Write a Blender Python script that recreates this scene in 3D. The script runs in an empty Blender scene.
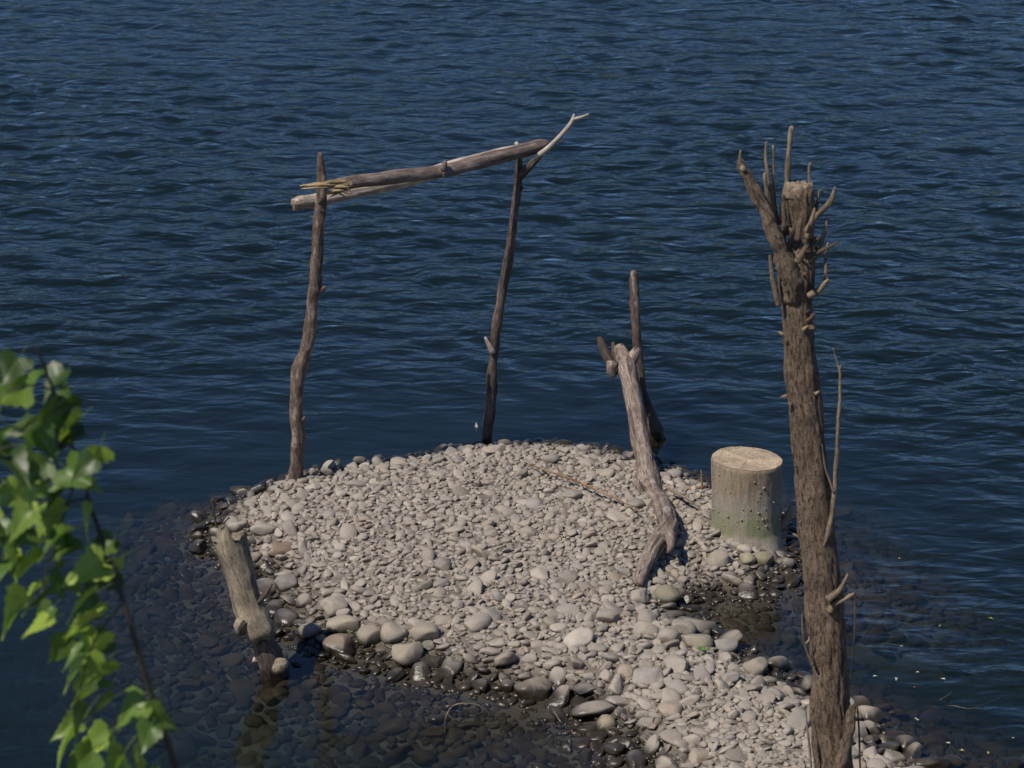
import bpy, math, random
import numpy as np
from mathutils import Vector, Matrix, noise as mnoise

random.seed(7)
RNG = np.random.default_rng(11)
SC = bpy.context.scene
COL = SC.collection

# ------------------------------------------------------------------ camera
H = 5.3
PITCH = math.radians(18.5)
HFOV = math.radians(20.0)
FPX = 512 / math.tan(HFOV / 2)
FWD = np.array([0, math.cos(PITCH), -math.sin(PITCH)])
UPV = np.array([0, math.sin(PITCH), math.cos(PITCH)])
CAM = np.array([0, 0, H])


def ray(px, py):
    return FWD + np.array([(px - 512) / FPX, 0, 0]) - (py - 384) / FPX * UPV


def G(px, py, z=0.0):
    d = ray(px, py)
    return CAM + d * ((z - H) / d[2])


def P(px, py, Y):
    d = ray(px, py)
    return CAM + d * (Y / d[1])


def mpp(p):
    return float(np.dot(np.asarray(p) - CAM, FWD)) / FPX


def project(p):
    q = np.asarray(p) - CAM
    w = q @ FWD
    return 512 + FPX * q[..., 0] / w, 384 - FPX * (q @ UPV) / w, w


cd = bpy.data.cameras.new('camera')
cam = bpy.data.objects.new('camera', cd)
COL.objects.link(cam)
cam.location = CAM
cam.rotation_euler = (math.pi / 2 - PITCH, 0, 0)
cd.sensor_width = 36
cd.angle = HFOV
cd.clip_end = 3000
cd.dof.use_dof = True
cd.dof.focus_distance = 14.6
cd.dof.aperture_fstop = 8.0
SC.camera = cam

# ------------------------------------------------------------------ light
SUN_EL = math.radians(52)
SUN_AZ_VEC = np.array([-0.76, -0.65])          # horizontal direction towards the sun
SUN_AZ_VEC = SUN_AZ_VEC / np.linalg.norm(SUN_AZ_VEC)
to_sun = Vector((SUN_AZ_VEC[0] * math.cos(SUN_EL), SUN_AZ_VEC[1] * math.cos(SUN_EL), math.sin(SUN_EL)))
sl = bpy.data.lights.new('sun', 'SUN')
sl.energy = 4.9
sl.angle = math.radians(0.5)
sl.color = (1.0, 0.93, 0.83)
so = bpy.data.objects.new('sun', sl)
COL.objects.link(so)
so.location = (-20, -10, 30)
so.rotation_euler = to_sun.to_track_quat('Z', 'Y').to_euler()

world = bpy.data.worlds.new('World')
SC.world = world
world.use_nodes = True
wn = world.node_tree
wn.nodes.clear()
wo = wn.nodes.new('ShaderNodeOutputWorld')
wb = wn.nodes.new('ShaderNodeBackground')
sky = wn.nodes.new('ShaderNodeTexSky')
sky.sky_type = 'NISHITA'
sky.sun_disc = False
sky.sun_elevation = SUN_EL
sky.sun_rotation = math.atan2(SUN_AZ_VEC[0], SUN_AZ_VEC[1])
sky.altitude = 300
sky.air_density = 0.75
sky.dust_density = 0.0
sky.ozone_density = 9.0
wb.inputs['Strength'].default_value = 0.105
wn.links.new(sky.outputs[0], wb.inputs[0])
wn.links.new(wb.outputs[0], wo.inputs[0])

SC.view_settings.view_transform = 'Standard'
SC.view_settings.look = 'None'
SC.view_settings.gamma = 1
SC.view_settings.exposure = 0.1
SC.view_settings.use_curve_mapping = False


# ------------------------------------------------------------------ materials
class NT:
    def __init__(self, name):
        self.m = bpy.data.materials.new(name)
        self.m.use_nodes = True
        self.t = self.m.node_tree
        self.t.nodes.clear()
        self.out = self.n('OutputMaterial')

    def n(self, kind, **kw):
        nd = self.t.nodes.new('ShaderNode' + kind)
        for k, v in kw.items():
            if k in nd.inputs:
                nd.inputs[k].default_value = v
            else:
                setattr(nd, k, v)
        return nd

    def l(self, a, b):
        self.t.links.new(a, b)

    def ramp(self, fac, stops):
        r = self.n('ValToRGB')
        e = r.color_ramp.elements
        while len(e) < len(stops):
            e.new(0.5)
        for i, (p, c) in enumerate(stops):
            e[i].position = p
            e[i].color = (c[0], c[1], c[2], 1) if not isinstance(c, (int, float)) else (c, c, c, 1)
        self.l(fac, r.inputs[0])
        return r.outputs[0]

    def mix(self, fac, a, b, mode='MIX'):
        r = self.n('Mix', data_type='RGBA', blend_type=mode)
        for sock, v in ((r.inputs[0], fac), (r.inputs[6], a), (r.inputs[7], b)):
            if isinstance(v, bpy.types.NodeSocket):
                self.l(v, sock)
            elif isinstance(v, (int, float)):
                sock.default_value = v if sock.type == 'VALUE' else (v, v, v, 1)
            else:
                sock.default_value = (v[0], v[1], v[2], 1)
        return r.outputs[2]

    def math(self, op, a, b=0.0, clamp=False):
        r = self.n('Math', operation=op, use_clamp=clamp)
        for sock, v in ((r.inputs[0], a), (r.inputs[1], b)):
            if isinstance(v, bpy.types.NodeSocket):
                self.l(v, sock)
            else:
                sock.default_value = v
        return r.outputs[0]

    def maprange(self, v, a, b, c=0.0, d=1.0):
        r = self.n('MapRange', interpolation_type='SMOOTHSTEP')
        self.l(v, r.inputs[0])
        for i, x in enumerate((a, b, c, d)):
            r.inputs[i + 1].default_value = x
        return r.outputs[0]

    def mapping(self, vec, scale):
        r = self.n('Mapping')
        self.l(vec, r.inputs[0])
        r.inputs['Scale'].default_value = scale
        return r.outputs[0]

    def noise(self, vec, scale, detail=4, rough=0.55, dist=0.0):
        r = self.n('TexNoise')
        r.inputs['Scale'].default_value = scale
        r.inputs['Detail'].default_value = detail
        r.inputs['Roughness'].default_value = rough
        r.inputs['Distortion'].default_value = dist
        if vec is not None:
            self.l(vec, r.inputs['Vector'])
        return r.outputs[0]

    def bump(self, height, strength, dist):
        r = self.n('Bump')
        r.inputs['Strength'].default_value = strength
        r.inputs['Distance'].default_value = dist
        self.l(height, r.inputs['Height'])
        return r.outputs[0]

    def principled(self, color, rough, normal=None, spec=0.5):
        p = self.n('BsdfPrincipled')
        for sock, v in ((p.inputs['Base Color'], color), (p.inputs['Roughness'], rough)):
            if isinstance(v, bpy.types.NodeSocket):
                self.l(v, sock)
            elif isinstance(v, (int, float)):
                sock.default_value = v
            else:
                sock.default_value = (v[0], v[1], v[2], 1)
        p.inputs['Specular IOR Level'].default_value = spec
        if normal is not None:
            self.l(normal, p.inputs['Normal'])
        self.l(p.outputs[0], self.out.inputs[0])
        return p


def wet_of(t, lo, hi, wob=0.05):
    """1 below the splash line, 0 above, wandering by a low noise."""
    geo = t.n('NewGeometry')
    sep = t.n('SeparateXYZ')
    t.l(geo.outputs['Position'], sep.inputs[0])
    nz = t.noise(geo.outputs['Position'], 5.0, 3)
    zz = t.math('ADD', sep.outputs[2], t.math('MULTIPLY', t.math('SUBTRACT', nz, 0.5), wob * 2))
    return t.maprange(zz, lo, hi, 1.0, 0.0), sep.outputs[2], geo.outputs['Position']


def stone_material(name, single):
    t = NT(name)
    if single:
        base = t.n('ObjectInfo').outputs['Color']
    else:
        base = t.n('Attribute', attribute_name='tone').outputs['Color']
    wet, z, pos = wet_of(t, 0.03, 0.085)
    n1 = t.noise(pos, 38, 5, 0.65)
    n2 = t.noise(pos, 160, 4, 0.6)
    c = t.mix(1.0, base, t.ramp(n1, [(0.25, 0.84), (0.75, 1.12)]), 'MULTIPLY')
    c = t.mix(1.0, c, t.ramp(n2, [(0.3, 0.88), (0.7, 1.08)]), 'MULTIPLY')
    # pale dried silt on some tops
    dust = t.math('ADD', t.math('MULTIPLY', t.maprange(t.noise(pos, 9, 4), 0.42, 0.62), 0.3), 0.15)
    c = t.mix(dust, c, (0.29, 0.245, 0.195))
    # algae and silt make the permanently wet ones brown and dark
    alg = t.maprange(t.noise(pos, 6, 4), 0.4, 0.65)
    wetc = t.mix(1.0, c, t.mix(alg, (0.12, 0.11, 0.09), (0.08, 0.068, 0.045)), 'MULTIPLY')
    c = t.mix(wet, c, wetc)
    rough = t.maprange(wet, 0, 1, 0.8, 0.28)
    nrm = t.bump(t.math('ADD', n1, t.math('MULTIPLY', n2, 0.4)), 0.5, 0.006)
    p = t.principled(c, rough, nrm, 0.4)
    # no film of water to shine below the surface
    t.l(t.maprange(z, -0.012, 0.002, 0.0, 0.45), p.inputs['Specular IOR Level'])
    return t.m


def wood_material(name, dark, mid, light, fr=26, stretch=9, bump=0.6, bd=0.006, patches=None, wetline=True, rough=0.8, crack=0.36):
    t = NT(name)
    co = t.n('Attribute', attribute_name='bark_co').outputs['Vector']
    m = t.mapping(co, (1, 1, 1.0 / stretch))
    n1 = t.noise(m, fr, 6, 0.62, 0.4)
    n2 = t.noise(t.mapping(co, (1, 1, 2.2 / stretch)), fr * 3.0, 5, 0.7)
    n3 = t.noise(co, 11, 4)
    n4 = t.noise(co, 150, 4, 0.7)
    f = t.math('ADD', t.math('MULTIPLY', n1, 0.45), t.math('MULTIPLY', n2, 0.55))
    c = t.ramp(f, [(0.38, dark), (0.5, mid), (0.62, light)])
    c = t.mix(1.0, c, t.ramp(n3, [(0.32, 0.68), (0.68, 1.25)]), 'MULTIPLY')
    c = t.mix(1.0, c, t.ramp(n4, [(0.35, 0.7), (0.65, 1.25)]), 'MULTIPLY')
    # open cracks along the grain
    ck = t.maprange(t.noise(t.mapping(co, (1, 1, 0.5 / stretch)), fr * 1.7, 3, 0.5), crack - 0.05, crack + 0.02, 1, 0)
    c = t.mix(t.math('MULTIPLY', ck, 0.75), c, (dark[0] * .5, dark[1] * .5, dark[2] * .5))
    f = t.math('SUBTRACT', t.math('ADD', f, t.math('MULTIPLY', n4, 0.25)), t.math('MULTIPLY', ck, 0.5))
    if patches:
        for (pc, sc, lo, hi, amt) in patches:
            k = t.maprange(t.noise(t.mapping(co, (1, 1, 0.45)), sc, 4, 0.6), lo, hi)
            c = t.mix(t.math('MULTIPLY', k, amt), c, pc)
    r = rough
    if wetline:
        wet, z, pos = wet_of(t, 0.02, 0.06, 0.02)
        c = t.mix(wet, c, t.mix(1.0, c, (0.3, 0.28, 0.25), 'MULTIPLY'))
        r = t.maprange(wet, 0, 1, rough, 0.3)
    t.principled(c, r, t.bump(f, bump, bd), 0.3)
    return t.m


M_STONE = stone_material('river_stone', False)
M_STONE1 = stone_material('river_stone_single', True)
M_POST = wood_material('weathered_post_bark', (0.04, 0.027, 0.02), (0.095, 0.066, 0.05), (0.18, 0.14, 0.11), 30, 7,
                       patches=[((0.25, 0.205, 0.17), 20, 0.56, 0.64, 0.7), ((0.05, 0.032, 0.024), 9, 0.55, 0.66, 0.7)])
M_POSTD = wood_material('dark_post_bark', (0.025, 0.019, 0.016), (0.062, 0.046, 0.037), (0.13, 0.1, 0.08), 30, 7,
                        patches=[((0.2, 0.16, 0.13), 14, 0.6, 0.7, 0.6)])
M_BEAM = wood_material('beam_bark', (0.075, 0.052, 0.042), (0.16, 0.12, 0.1), (0.26, 0.21, 0.175), 26, 12,
                       patches=[((0.09, 0.058, 0.045), 8, 0.5, 0.62, 0.6)], wetline=False)
M_PALE = wood_material('bare_pale_wood', (0.2, 0.165, 0.135), (0.34, 0.29, 0.24), (0.46, 0.4, 0.34), 24, 14, 0.35, 0.003, wetline=False)
M_SPLINT = wood_material('torn_yellow_wood', (0.1, 0.065, 0.032), (0.28, 0.2, 0.105), (0.42, 0.33, 0.2), 60, 10, 0.8, 0.004, wetline=False)
M_DRIFT = wood_material('driftwood', (0.085, 0.06, 0.046), (0.2, 0.152, 0.122), (0.33, 0.27, 0.222), 30, 10, 1.0, 0.01, crack=0.41,
                        patches=[((0.16, 0.085, 0.055), 8, 0.57, 0.66, 0.6)])
M_BARK = wood_material('tree_bark', (0.07, 0.048, 0.032), (0.175, 0.124, 0.083), (0.28, 0.208, 0.146), 95, 2.4, 1.0, 0.016, crack=0.41,
                       patches=[((0.2, 0.155, 0.12), 6, 0.55, 0.7, 0.4)])
M_SHOOT = wood_material('shoot_bark', (0.08, 0.058, 0.038), (0.16, 0.12, 0.08), (0.25, 0.195, 0.135), 50, 7, 0.6, 0.003)
M_TWIG = wood_material('dark_twig', (0.03, 0.022, 0.016), (0.06, 0.045, 0.034), (0.1, 0.075, 0.055), 60, 8, 0.5, 0.002)
M_CUT = wood_material('cut_wood', (0.14, 0.1, 0.068), (0.235, 0.178, 0.125), (0.33, 0.26, 0.19), 45, 1, 0.6, 0.003, wetline=False)
M_SAWN = wood_material('sawn_face', (0.22, 0.155, 0.1), (0.36, 0.275, 0.185), (0.42, 0.335, 0.24), 30, 1, 0.6, 0.003, wetline=False, crack=0.3)
M_REED = wood_material('orange_reed', (0.12, 0.065, 0.032), (0.22, 0.125, 0.065), (0.3, 0.19, 0.11), 60, 9, 0.3, 0.002)
M_RUST = wood_material('rusty_wood', (0.1, 0.055, 0.035), (0.2, 0.115, 0.07), (0.28, 0.17, 0.11), 40, 6, 0.5, 0.003)
M_STAKE = wood_material('grey_stake', (0.11, 0.088, 0.06), (0.19, 0.157, 0.11), (0.265, 0.222, 0.16), 26, 8, 0.8, 0.007,
                        patches=[((0.07, 0.07, 0.035), 9, 0.58, 0.7, 0.5)])


def stump_material():
    t = NT('stump_bark')
    co = t.n('Attribute', attribute_name='bark_co').outputs['Vector']
    m = t.mapping(co, (1, 1, 0.16))
    n1 = t.noise(m, 50, 6, 0.7)
    n2 = t.noise(co, 110, 4, 0.7)
    f = t.math('ADD', t.math('MULTIPLY', n1, 0.65), t.math('MULTIPLY', n2, 0.35))
    bark = t.ramp(f, [(0.36, (0.13, 0.097, 0.066)), (0.5, (0.22, 0.17, 0.118)), (0.68, (0.29, 0.235, 0.17))])
    mud = t.ramp(f, [(0.36, (0.18, 0.155, 0.118)), (0.55, (0.25, 0.22, 0.175)), (0.7, (0.31, 0.275, 0.225))])
    sep = t.n('SeparateXYZ')
    t.l(co, sep.inputs[0])
    big = t.noise(co, 6, 3)
    zz = t.math('ADD', sep.outputs[2], t.math('MULTIPLY', t.math('SUBTRACT', big, 0.5), 0.16))
    c = t.mix(t.maprange(zz, 0.21, 0.34, 1, 0), bark, mud)
    g = t.math('MULTIPLY', t.maprange(zz, 0.05, 0.11), t.maprange(zz, 0.15, 0.24, 1, 0))
    g = t.math('MULTIPLY', g, t.maprange(t.noise(co, 6, 2), 0.3, 0.65))
    c = t.mix(t.math('MULTIPLY', g, 0.65), c, (0.13, 0.16, 0.06))
    t.principled(c, 0.85, t.bump(f, 0.9, 0.008), 0.25)
    return t.m


M_STUMP = stump_material()


def ground_material():
    t = NT('ground_silt')
    wet, z, pos = wet_of(t, 0.01, 0.06)
    n = t.noise(pos, 14, 6, 0.65)
    n2 = t.noise(pos, 120, 4, 0.6)
    c = t.ramp(n, [(0.3, (0.12, 0.1, 0.08)), (0.7, (0.22, 0.19, 0.155))])
    c = t.mix(1.0, c, t.ramp(n2, [(0.3, 0.7), (0.7, 1.2)]), 'MULTIPLY')
    c = t.mix(wet, c, t.mix(1.0, c, (0.3, 0.3, 0.26), 'MULTIPLY'))
    # fine pale green silt covers the deep bed
    c = t.mix(t.maprange(z, -0.5, -1.2), c, (0.1, 0.12, 0.095))
    sp = t.n('SeparateXYZ')
    t.l(pos, sp.inputs[0])
    # scrub green added on the unseen far shore to darken the water's reflection
    c = t.mix(t.maprange(sp.outputs[1], 150, 200), c, t.ramp(t.noise(pos, 0.15, 5), [(0.3, (0.02, 0.035, 0.015)), (0.7, (0.05, 0.07, 0.03))]))
    t.principled(c, 0.9, t.bump(n2, 0.6, 0.01), 0.2)
    return t.m


def water_material():
    t = NT('lake_water')
    geo = t.n('NewGeometry')
    pos = geo.outputs['Position']
    amp = t.n('Attribute', attribute_name='chop').outputs['Fac']
    m1 = t.n('Mapping')
    t.l(pos, m1.inputs[0])
    m1.inputs['Rotation'].default_value = (0, 0, math.radians(24))
    m1.inputs['Scale'].default_value = (0.55, 1.0, 1.0)
    a = t.noise(m1.outputs[0], 6.0, 2, 0.5, 0.4)
    b = t.noise(m1.outputs[0], 18, 2, 0.5, 0.3)
    h = t.math('ADD', a, t.math('MULTIPLY', b, 0.16))
    h = t.math('MULTIPLY', h, amp)
    nrm = t.bump(h, 1.0, 0.04)
    fr = t.n('Fresnel')
    fr.inputs['IOR'].default_value = 1.333
    t.l(nrm, fr.inputs['Normal'])
    gl = t.n('BsdfGlossy')
    gl.inputs['Roughness'].default_value = 0.09
    t.l(nrm, gl.inputs['Normal'])
    tr = t.n('BsdfTransparent')
    mx = t.n('MixShader')
    t.l(fr.outputs[0], mx.inputs[0])
    t.l(tr.outputs[0], mx.inputs[1])
    t.l(gl.outputs[0], mx.inputs[2])
    t.l(mx.outputs[0], t.out.inputs['Surface'])
    va = t.n('VolumeAbsorption')
    va.inputs['Color'].default_value = (0.46, 0.57, 0.58, 1)
    va.inputs['Density'].default_value = 5.6
    vs = t.n('VolumeScatter')                   # suspended silt
    vs.inputs['Color'].default_value = (0.5, 0.85, 0.85, 1)
    vs.inputs['Density'].default_value = 0.13
    ad = t.n('AddShader')
    t.l(va.outputs[0], ad.inputs[0])
    t.l(vs.outputs[0], ad.inputs[1])
    t.l(ad.outputs[0], t.out.inputs['Volume'])
    return t.m


def leaf_material():
    t = NT('fresh_leaf')
    rnd = t.n('ObjectInfo').outputs['Random']
    tc = t.n('TexCoord').outputs['Object']
    n = t.noise(tc, 60, 3)
    c = t.ramp(rnd, [(0.0, (0.02, 0.045, 0.008)), (0.5, (0.075, 0.135, 0.018)), (1.0, (0.3, 0.39, 0.055))])  # darkest greens paint shade into the colour of some leaves
    c = t.mix(1.0, c, t.ramp(n, [(0.3, 0.85), (0.7, 1.12)]), 'MULTIPLY')
    sx = t.n('SeparateXYZ')
    t.l(tc, sx.inputs[0])
    ax = t.math('ABSOLUTE', sx.outputs[0])
    vein = t.math('FRACT', t.math('MULTIPLY', t.math('SUBTRACT', sx.outputs[1], t.math('MULTIPLY', ax, 0.8)), 95.0))
    vk = t.math('MAXIMUM', t.maprange(vein, 0.0, 0.14, 1, 0), t.maprange(ax, 0.0006, 0.0014, 1, 0))
    c = t.mix(t.math('MULTIPLY', vk, 0.4), c, (0.22, 0.27, 0.09))
    p = t.n('BsdfPrincipled')
    t.l(c, p.inputs['Base Color'])
    p.inputs['Roughness'].default_value = 0.42
    p.inputs['Specular IOR Level'].default_value = 0.4
    tl = t.n('BsdfTranslucent')
    t.l(t.mix(1.0, c, (1.5, 1.7, 0.7), 'MULTIPLY'), tl.inputs[0])
    mx = t.n('MixShader')
    mx.inputs[0].default_value = 0.3
    t.l(p.outputs[0], mx.inputs[1])
    t.l(tl.outputs[0], mx.inputs[2])
    t.l(mx.outputs[0], t.out.inputs[0])
    return t.m


def plain_material(name, c, rough=0.7):
    t = NT(name)
    tc = t.n('TexCoord').outputs['Object']
    n = t.noise(tc, 40, 4)
    t.principled(t.mix(1.0, c, t.ramp(n, [(0.3, 0.75), (0.7, 1.2)]), 'MULTIPLY'), rough)
    return t.m


M_GROUND = ground_material()
M_WATER = water_material()
M_LEAF = leaf_material()
M_STEM = plain_material('green_brown_stem', (0.022, 0.017, 0.011), 0.6)
M_DEADLEAF = plain_material('dead_leaf', (0.3, 0.14, 0.045), 0.7)
M_PALELEAF = plain_material('pale_dry_leaf', (0.42, 0.37, 0.29), 0.7)
M_SPRIG = plain_material('green_sprig', (0.08, 0.17, 0.025), 0.6)


# ------------------------------------------------------------------ helpers
def tag(o, label=None, cat=None, group=None, kind=None):
    if label: o['label'] = label
    if cat: o['category'] = cat
    if group: o['group'] = group
    if kind: o['kind'] = kind
    return o


def link(name, me, parent=None, loc=None):
    o = bpy.data.objects.new(name, me)
    COL.objects.link(o)
    if parent is not None:
        o.parent = parent
        o.location = (0, 0, 0) if parent.parent else -Vector(parent.location)
    elif loc is not None:
        o.location = loc
    return o


def empty(name, loc, label, cat, group=None):
    o = bpy.data.objects.new(name, None)
    COL.objects.link(o)
    o.location = Vector([float(v) for v in loc])
    o.empty_display_size = 0.1
    return tag(o, label, cat, group)


def np_mesh(name, verts, faces, attrs=None, smooth=True):
    """verts (n,3), faces (m,k) one size k"""
    me = bpy.data.meshes.new(name)
    verts = np.ascontiguousarray(verts, dtype=np.float32)
    faces = np.ascontiguousarray(faces, dtype=np.int32)
    me.vertices.add(len(verts))
    me.vertices.foreach_set('co', verts.ravel())
    k = faces.shape[1]
    me.loops.add(faces.size)
    me.loops.foreach_set('vertex_index', faces.ravel())
    me.polygons.add(len(faces))
    me.polygons.foreach_set('loop_start', np.arange(0, faces.size, k, dtype=np.int32))
    if smooth:
        me.polygons.foreach_set('use_smooth', np.ones(len(faces), dtype=bool))
    me.update(calc_edges=True)
    for nm, (typ, data) in (attrs or {}).items():
        a = me.attributes.new(nm, typ, 'POINT')
        key = {'FLOAT': 'value', 'FLOAT_COLOR': 'color', 'FLOAT_VECTOR': 'vector'}[typ]
        a.data.foreach_set(key, np.ascontiguousarray(data, dtype=np.float32).ravel())
    me.validate()
    return me


class MB:
    """collects wooden shapes with their along-the-grain coordinates"""
    def __init__(self):
        self.v, self.f, self.co = [], [], []

    def tube(self, pts, radii, seg=12, step=0.02, rough=0.08, freq=9.0, seed=0.0, flat=1.0, ragged=(0, 0), ridge=0.0, ridge_s=7.0):
        pts = [np.asarray(p, float) for p in pts]
        n = len(pts)
        Q, R = [], []
        for i in range(n - 1):
            p0, p1, p2, p3 = pts[max(i - 1, 0)], pts[i], pts[i + 1], pts[min(i + 2, n - 1)]
            L = np.linalg.norm(p2 - p1)
            k = max(2, int(L / step))
            for j in range(k):
                u = j / k
                q = 0.5 * (2 * p1 + (p2 - p0) * u + (2 * p0 - 5 * p1 + 4 * p2 - p3) * u * u + (3 * p1 - p0 - 3 * p2 + p3) * u ** 3)
                Q.append(q)
                s = u * u * (3 - 2 * u)
                R.append(radii[i] * (1 - s) + radii[i + 1] * s)
        Q.append(pts[-1]); R.append(radii[-1])
        t = Q[1] - Q[0]
        t /= np.linalg.norm(t)
        a = np.array([0, 0, 1.0]) if abs(t[2]) < 0.9 else np.array([1.0, 0, 0])
        u = np.cross(a, t); u /= np.linalg.norm(u)
        base = len(self.v)
        s = 0.0
        m = len(Q)
        for i in range(m):
            if i:
                s += np.linalg.norm(Q[i] - Q[i - 1])
            tt = Q[min(i + 1, m - 1)] - Q[max(i - 1, 0)]
            tt /= np.linalg.norm(tt) + 1e-9
            u = u - tt * np.dot(u, tt); u /= np.linalg.norm(u)
            w = np.cross(tt, u)
            for k in range(seg):
                th = 2 * math.pi * k / seg
                c, d = math.cos(th), math.sin(th)
                r = R[i]
                q = Vector((c * 0.8 + seed, d * 0.8 + seed * 1.7, s * freq * 0.35))
                rr = r * (1 + rough * (mnoise.noise(q * 1.1) * 1.6 + mnoise.noise(q * 2.7) * 0.7))
                if ridge:
                    q2 = Vector((c * 5.0 + seed, d * 5.0, s * ridge_s))
                    rr += r * ridge * (0.5 - abs(mnoise.noise(q2)) * 2.2)
                off = 0.0
                rag = ragged[0] if i == 0 else (ragged[1] if i == m - 1 else 0)
                if rag:
                    off = rag * (mnoise.noise(Vector((c * 2.1 + seed, d * 2.1, 3.3))) * 1.6)
                p = Q[i] + u * (c * rr) + w * (d * rr * flat) + tt * off
                self.v.append(p)
                self.co.append((c * r + seed * 3, d * r + seed, s + seed))
            if i:
                b0, b1 = base + (i - 1) * seg, base + i * seg
                for k in range(seg):
                    self.f.append((b0 + k, b0 + (k + 1) % seg, b1 + (k + 1) % seg, b1 + k))
        for e, (b0, q, rag) in enumerate(((base, Q[0], ragged[0]), (base + (m - 1) * seg, Q[-1], ragged[1]))):
            ci = len(self.v)
            tt = (Q[1] - Q[0]) if e == 0 else (Q[-1] - Q[-2])
            tt = tt / (np.linalg.norm(tt) + 1e-9)
            sg = -1 if e == 0 else 1
            rr = R[0] if e == 0 else R[-1]
            self.v.append(q + tt * sg * (0.25 * rr if not rag else -0.5 * rag))
            self.co.append((seed * 3, seed, (0 if e == 0 else s) + seed))
            for k in range(seg):
                a_, b_ = b0 + k, b0 + (k + 1) % seg
                self.f.append((a_, ci, b_) if e == 0 else (a_, b_, ci))
        return self

    def px(self, lst, Y, **kw):
        """lst of (px, py, radius in pixels) seen from the photo's place, standing at depth Y (one value or a list)"""
        Ys = Y if isinstance(Y, (list, tuple)) else [Y] * len(lst)
        pts = [P(a, b, y) for (a, b, r), y in zip(lst, Ys)]
        rad = [r * mpp(p) for (a, b, r), p in zip(lst, pts)]
        return self.tube(pts, rad, **kw)

    def build(self, name, mat, parent=None, label=None):
        me = bpy.data.meshes.new(name)
        me.from_pydata([tuple(map(float, p)) for p in self.v], [], self.f)
        me.polygons.foreach_set('use_smooth', [True] * len(me.polygons))
        at = me.attributes.new('bark_co', 'FLOAT_VECTOR', 'POINT')
        at.data.foreach_set('vector', np.asarray(self.co, dtype=np.float32).ravel())
        me.materials.append(mat)
        me.update()
        o = link(name, me, parent)
        if label: o['label'] = label
        return o


def whole(mb, name, mat, base, label, cat, group=None):
    """a thing that is a single mesh, its origin at its base"""
    b = np.asarray(base, float)
    mb.v = [p - b for p in mb.v]
    o = mb.build(name, mat)
    o.location = Vector(b)
    return tag(o, label, cat, group)


# ------------------------------------------------------------------ ground height
# shoreline of the gravel spit, with the fall of the bed outside each point
SHORE = [(196, 533, .28), (208, 512, .3), (250, 492, .45), (290, 477, .6), (330, 469, .7), (380, 461, .8), (430, 452, .9), (470, 445, .9),
         (540, 442, .9), (600, 446, .8), (645, 459, .7), (690, 474, .5), (740, 492, .35), (778, 507, .3), (794, 545, .25),
         (800, 578, .14), (760, 594, .12), (715, 598, .12), (695, 610, .13), (708, 628, .16), (740, 652, .28), (775, 672, .34), (815, 690, .36),
         (868, 713, .34), (890, 742, .28), (930, 768, .22), (995, 800, .14), (1150, 900, .10),
         (900, 1100, .1), (640, 900, .1), (650, 800, .10), (625, 762, .13), (588, 728, .14), (552, 704, .14), (515, 697, .14), (470, 689, .15), (420, 678, .16),
         (375, 668, .17), (338, 655, .17), (310, 652, .17), (284, 634, .17), (262, 610, .18), (242, 578, .2), (214, 552, .24)]
SH = np.array([G(a, b)[:2] for a, b, s in SHORE])
SS = np.array([s for a, b, s in SHORE])


def shore_sd(xy):
    """signed distance (+ inside), slope at the nearest shore point"""
    A = SH; B = np.roll(SH, -1, 0)
    sa = SS; sb = np.roll(SS, -1)
    best = np.full(len(xy), 1e9); sl_ = np.zeros(len(xy)); inside = np.zeros(len(xy), bool)
    for a, b, s0, s1 in zip(A, B, sa, sb):
        ab = b - a
        t = np.clip(((xy - a) @ ab) / (ab @ ab), 0, 1)
        d = np.linalg.norm(xy - (a + t[:, None] * ab), axis=1)
        k = d < best
        best = np.where(k, d, best)
        sl_ = np.where(k, s0 + (s1 - s0) * t, sl_)
        cond = (a[1] > xy[:, 1]) != (b[1] > xy[:, 1])
        xi = a[0] + (xy[:, 1] - a[1]) / (ab[1] if abs(ab[1]) > 1e-9 else 1e-9) * ab[0]
        inside ^= cond & (xy[:, 0] < xi)
    return np.where(inside, best, -best), sl_


_LOWN = [(RNG.uniform(0.8, 5), RNG.uniform(0, 6.28), RNG.uniform(0, 6.28)) for _ in range(14)]


def lown(x, y):
    r = 0
    for k, th, ph in _LOWN:
        r = r + np.sin((x * math.cos(th) + y * math.sin(th)) * k * 2 + ph) / (0.6 + k * 0.6)
    return r / 5


def height(xy):
    xy = np.atleast_2d(np.asarray(xy, float))
    x, y = xy[:, 0], xy[:, 1]
    d, s = shore_sd(xy)
    wob = lown(x, y)
    d = d + wob * 0.05
    di = np.maximum(d, 0)
    up = 0.085 * (1 - np.exp(-(di / 0.24) ** 1.5)) + 0.025 * np.minimum(di, 1.2)
    do = np.maximum(-d, 0)
    dn = s * do + 0.22 * np.maximum(do - 0.55, 0) ** 1.6
    dn = np.minimum(dn, 2.4) + wob * 0.02 * np.minimum(do * 4, 1)
    z = np.where(d > 0, up, -dn)
    # the near bank that the photographer stands on
    bank = (9.4 - y + 0.4 * wob) * 0.27
    bank = np.where(y < 9.4, np.minimum(bank, 2.9), bank * 0.6)
    z = np.maximum(z, np.maximum(bank, -2.4))
    # unseen far shore, added for its reflection in the water
    z = np.maximum(z, np.minimum((y - 220) * 0.3, 26 + 5 * wob) * (y > 100) - 2.4 * (y <= 100) - 0.0)
    return z


def hz(p):
    return float(height([[p[0], p[1]]])[0])


def GZ(px, py):
    """point on the ground under a pixel"""
    z = 0.05
    for _ in range(6):
        p = G(px, py, z)
        z = hz(p)
    return np.array([p[0], p[1], z])


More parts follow.
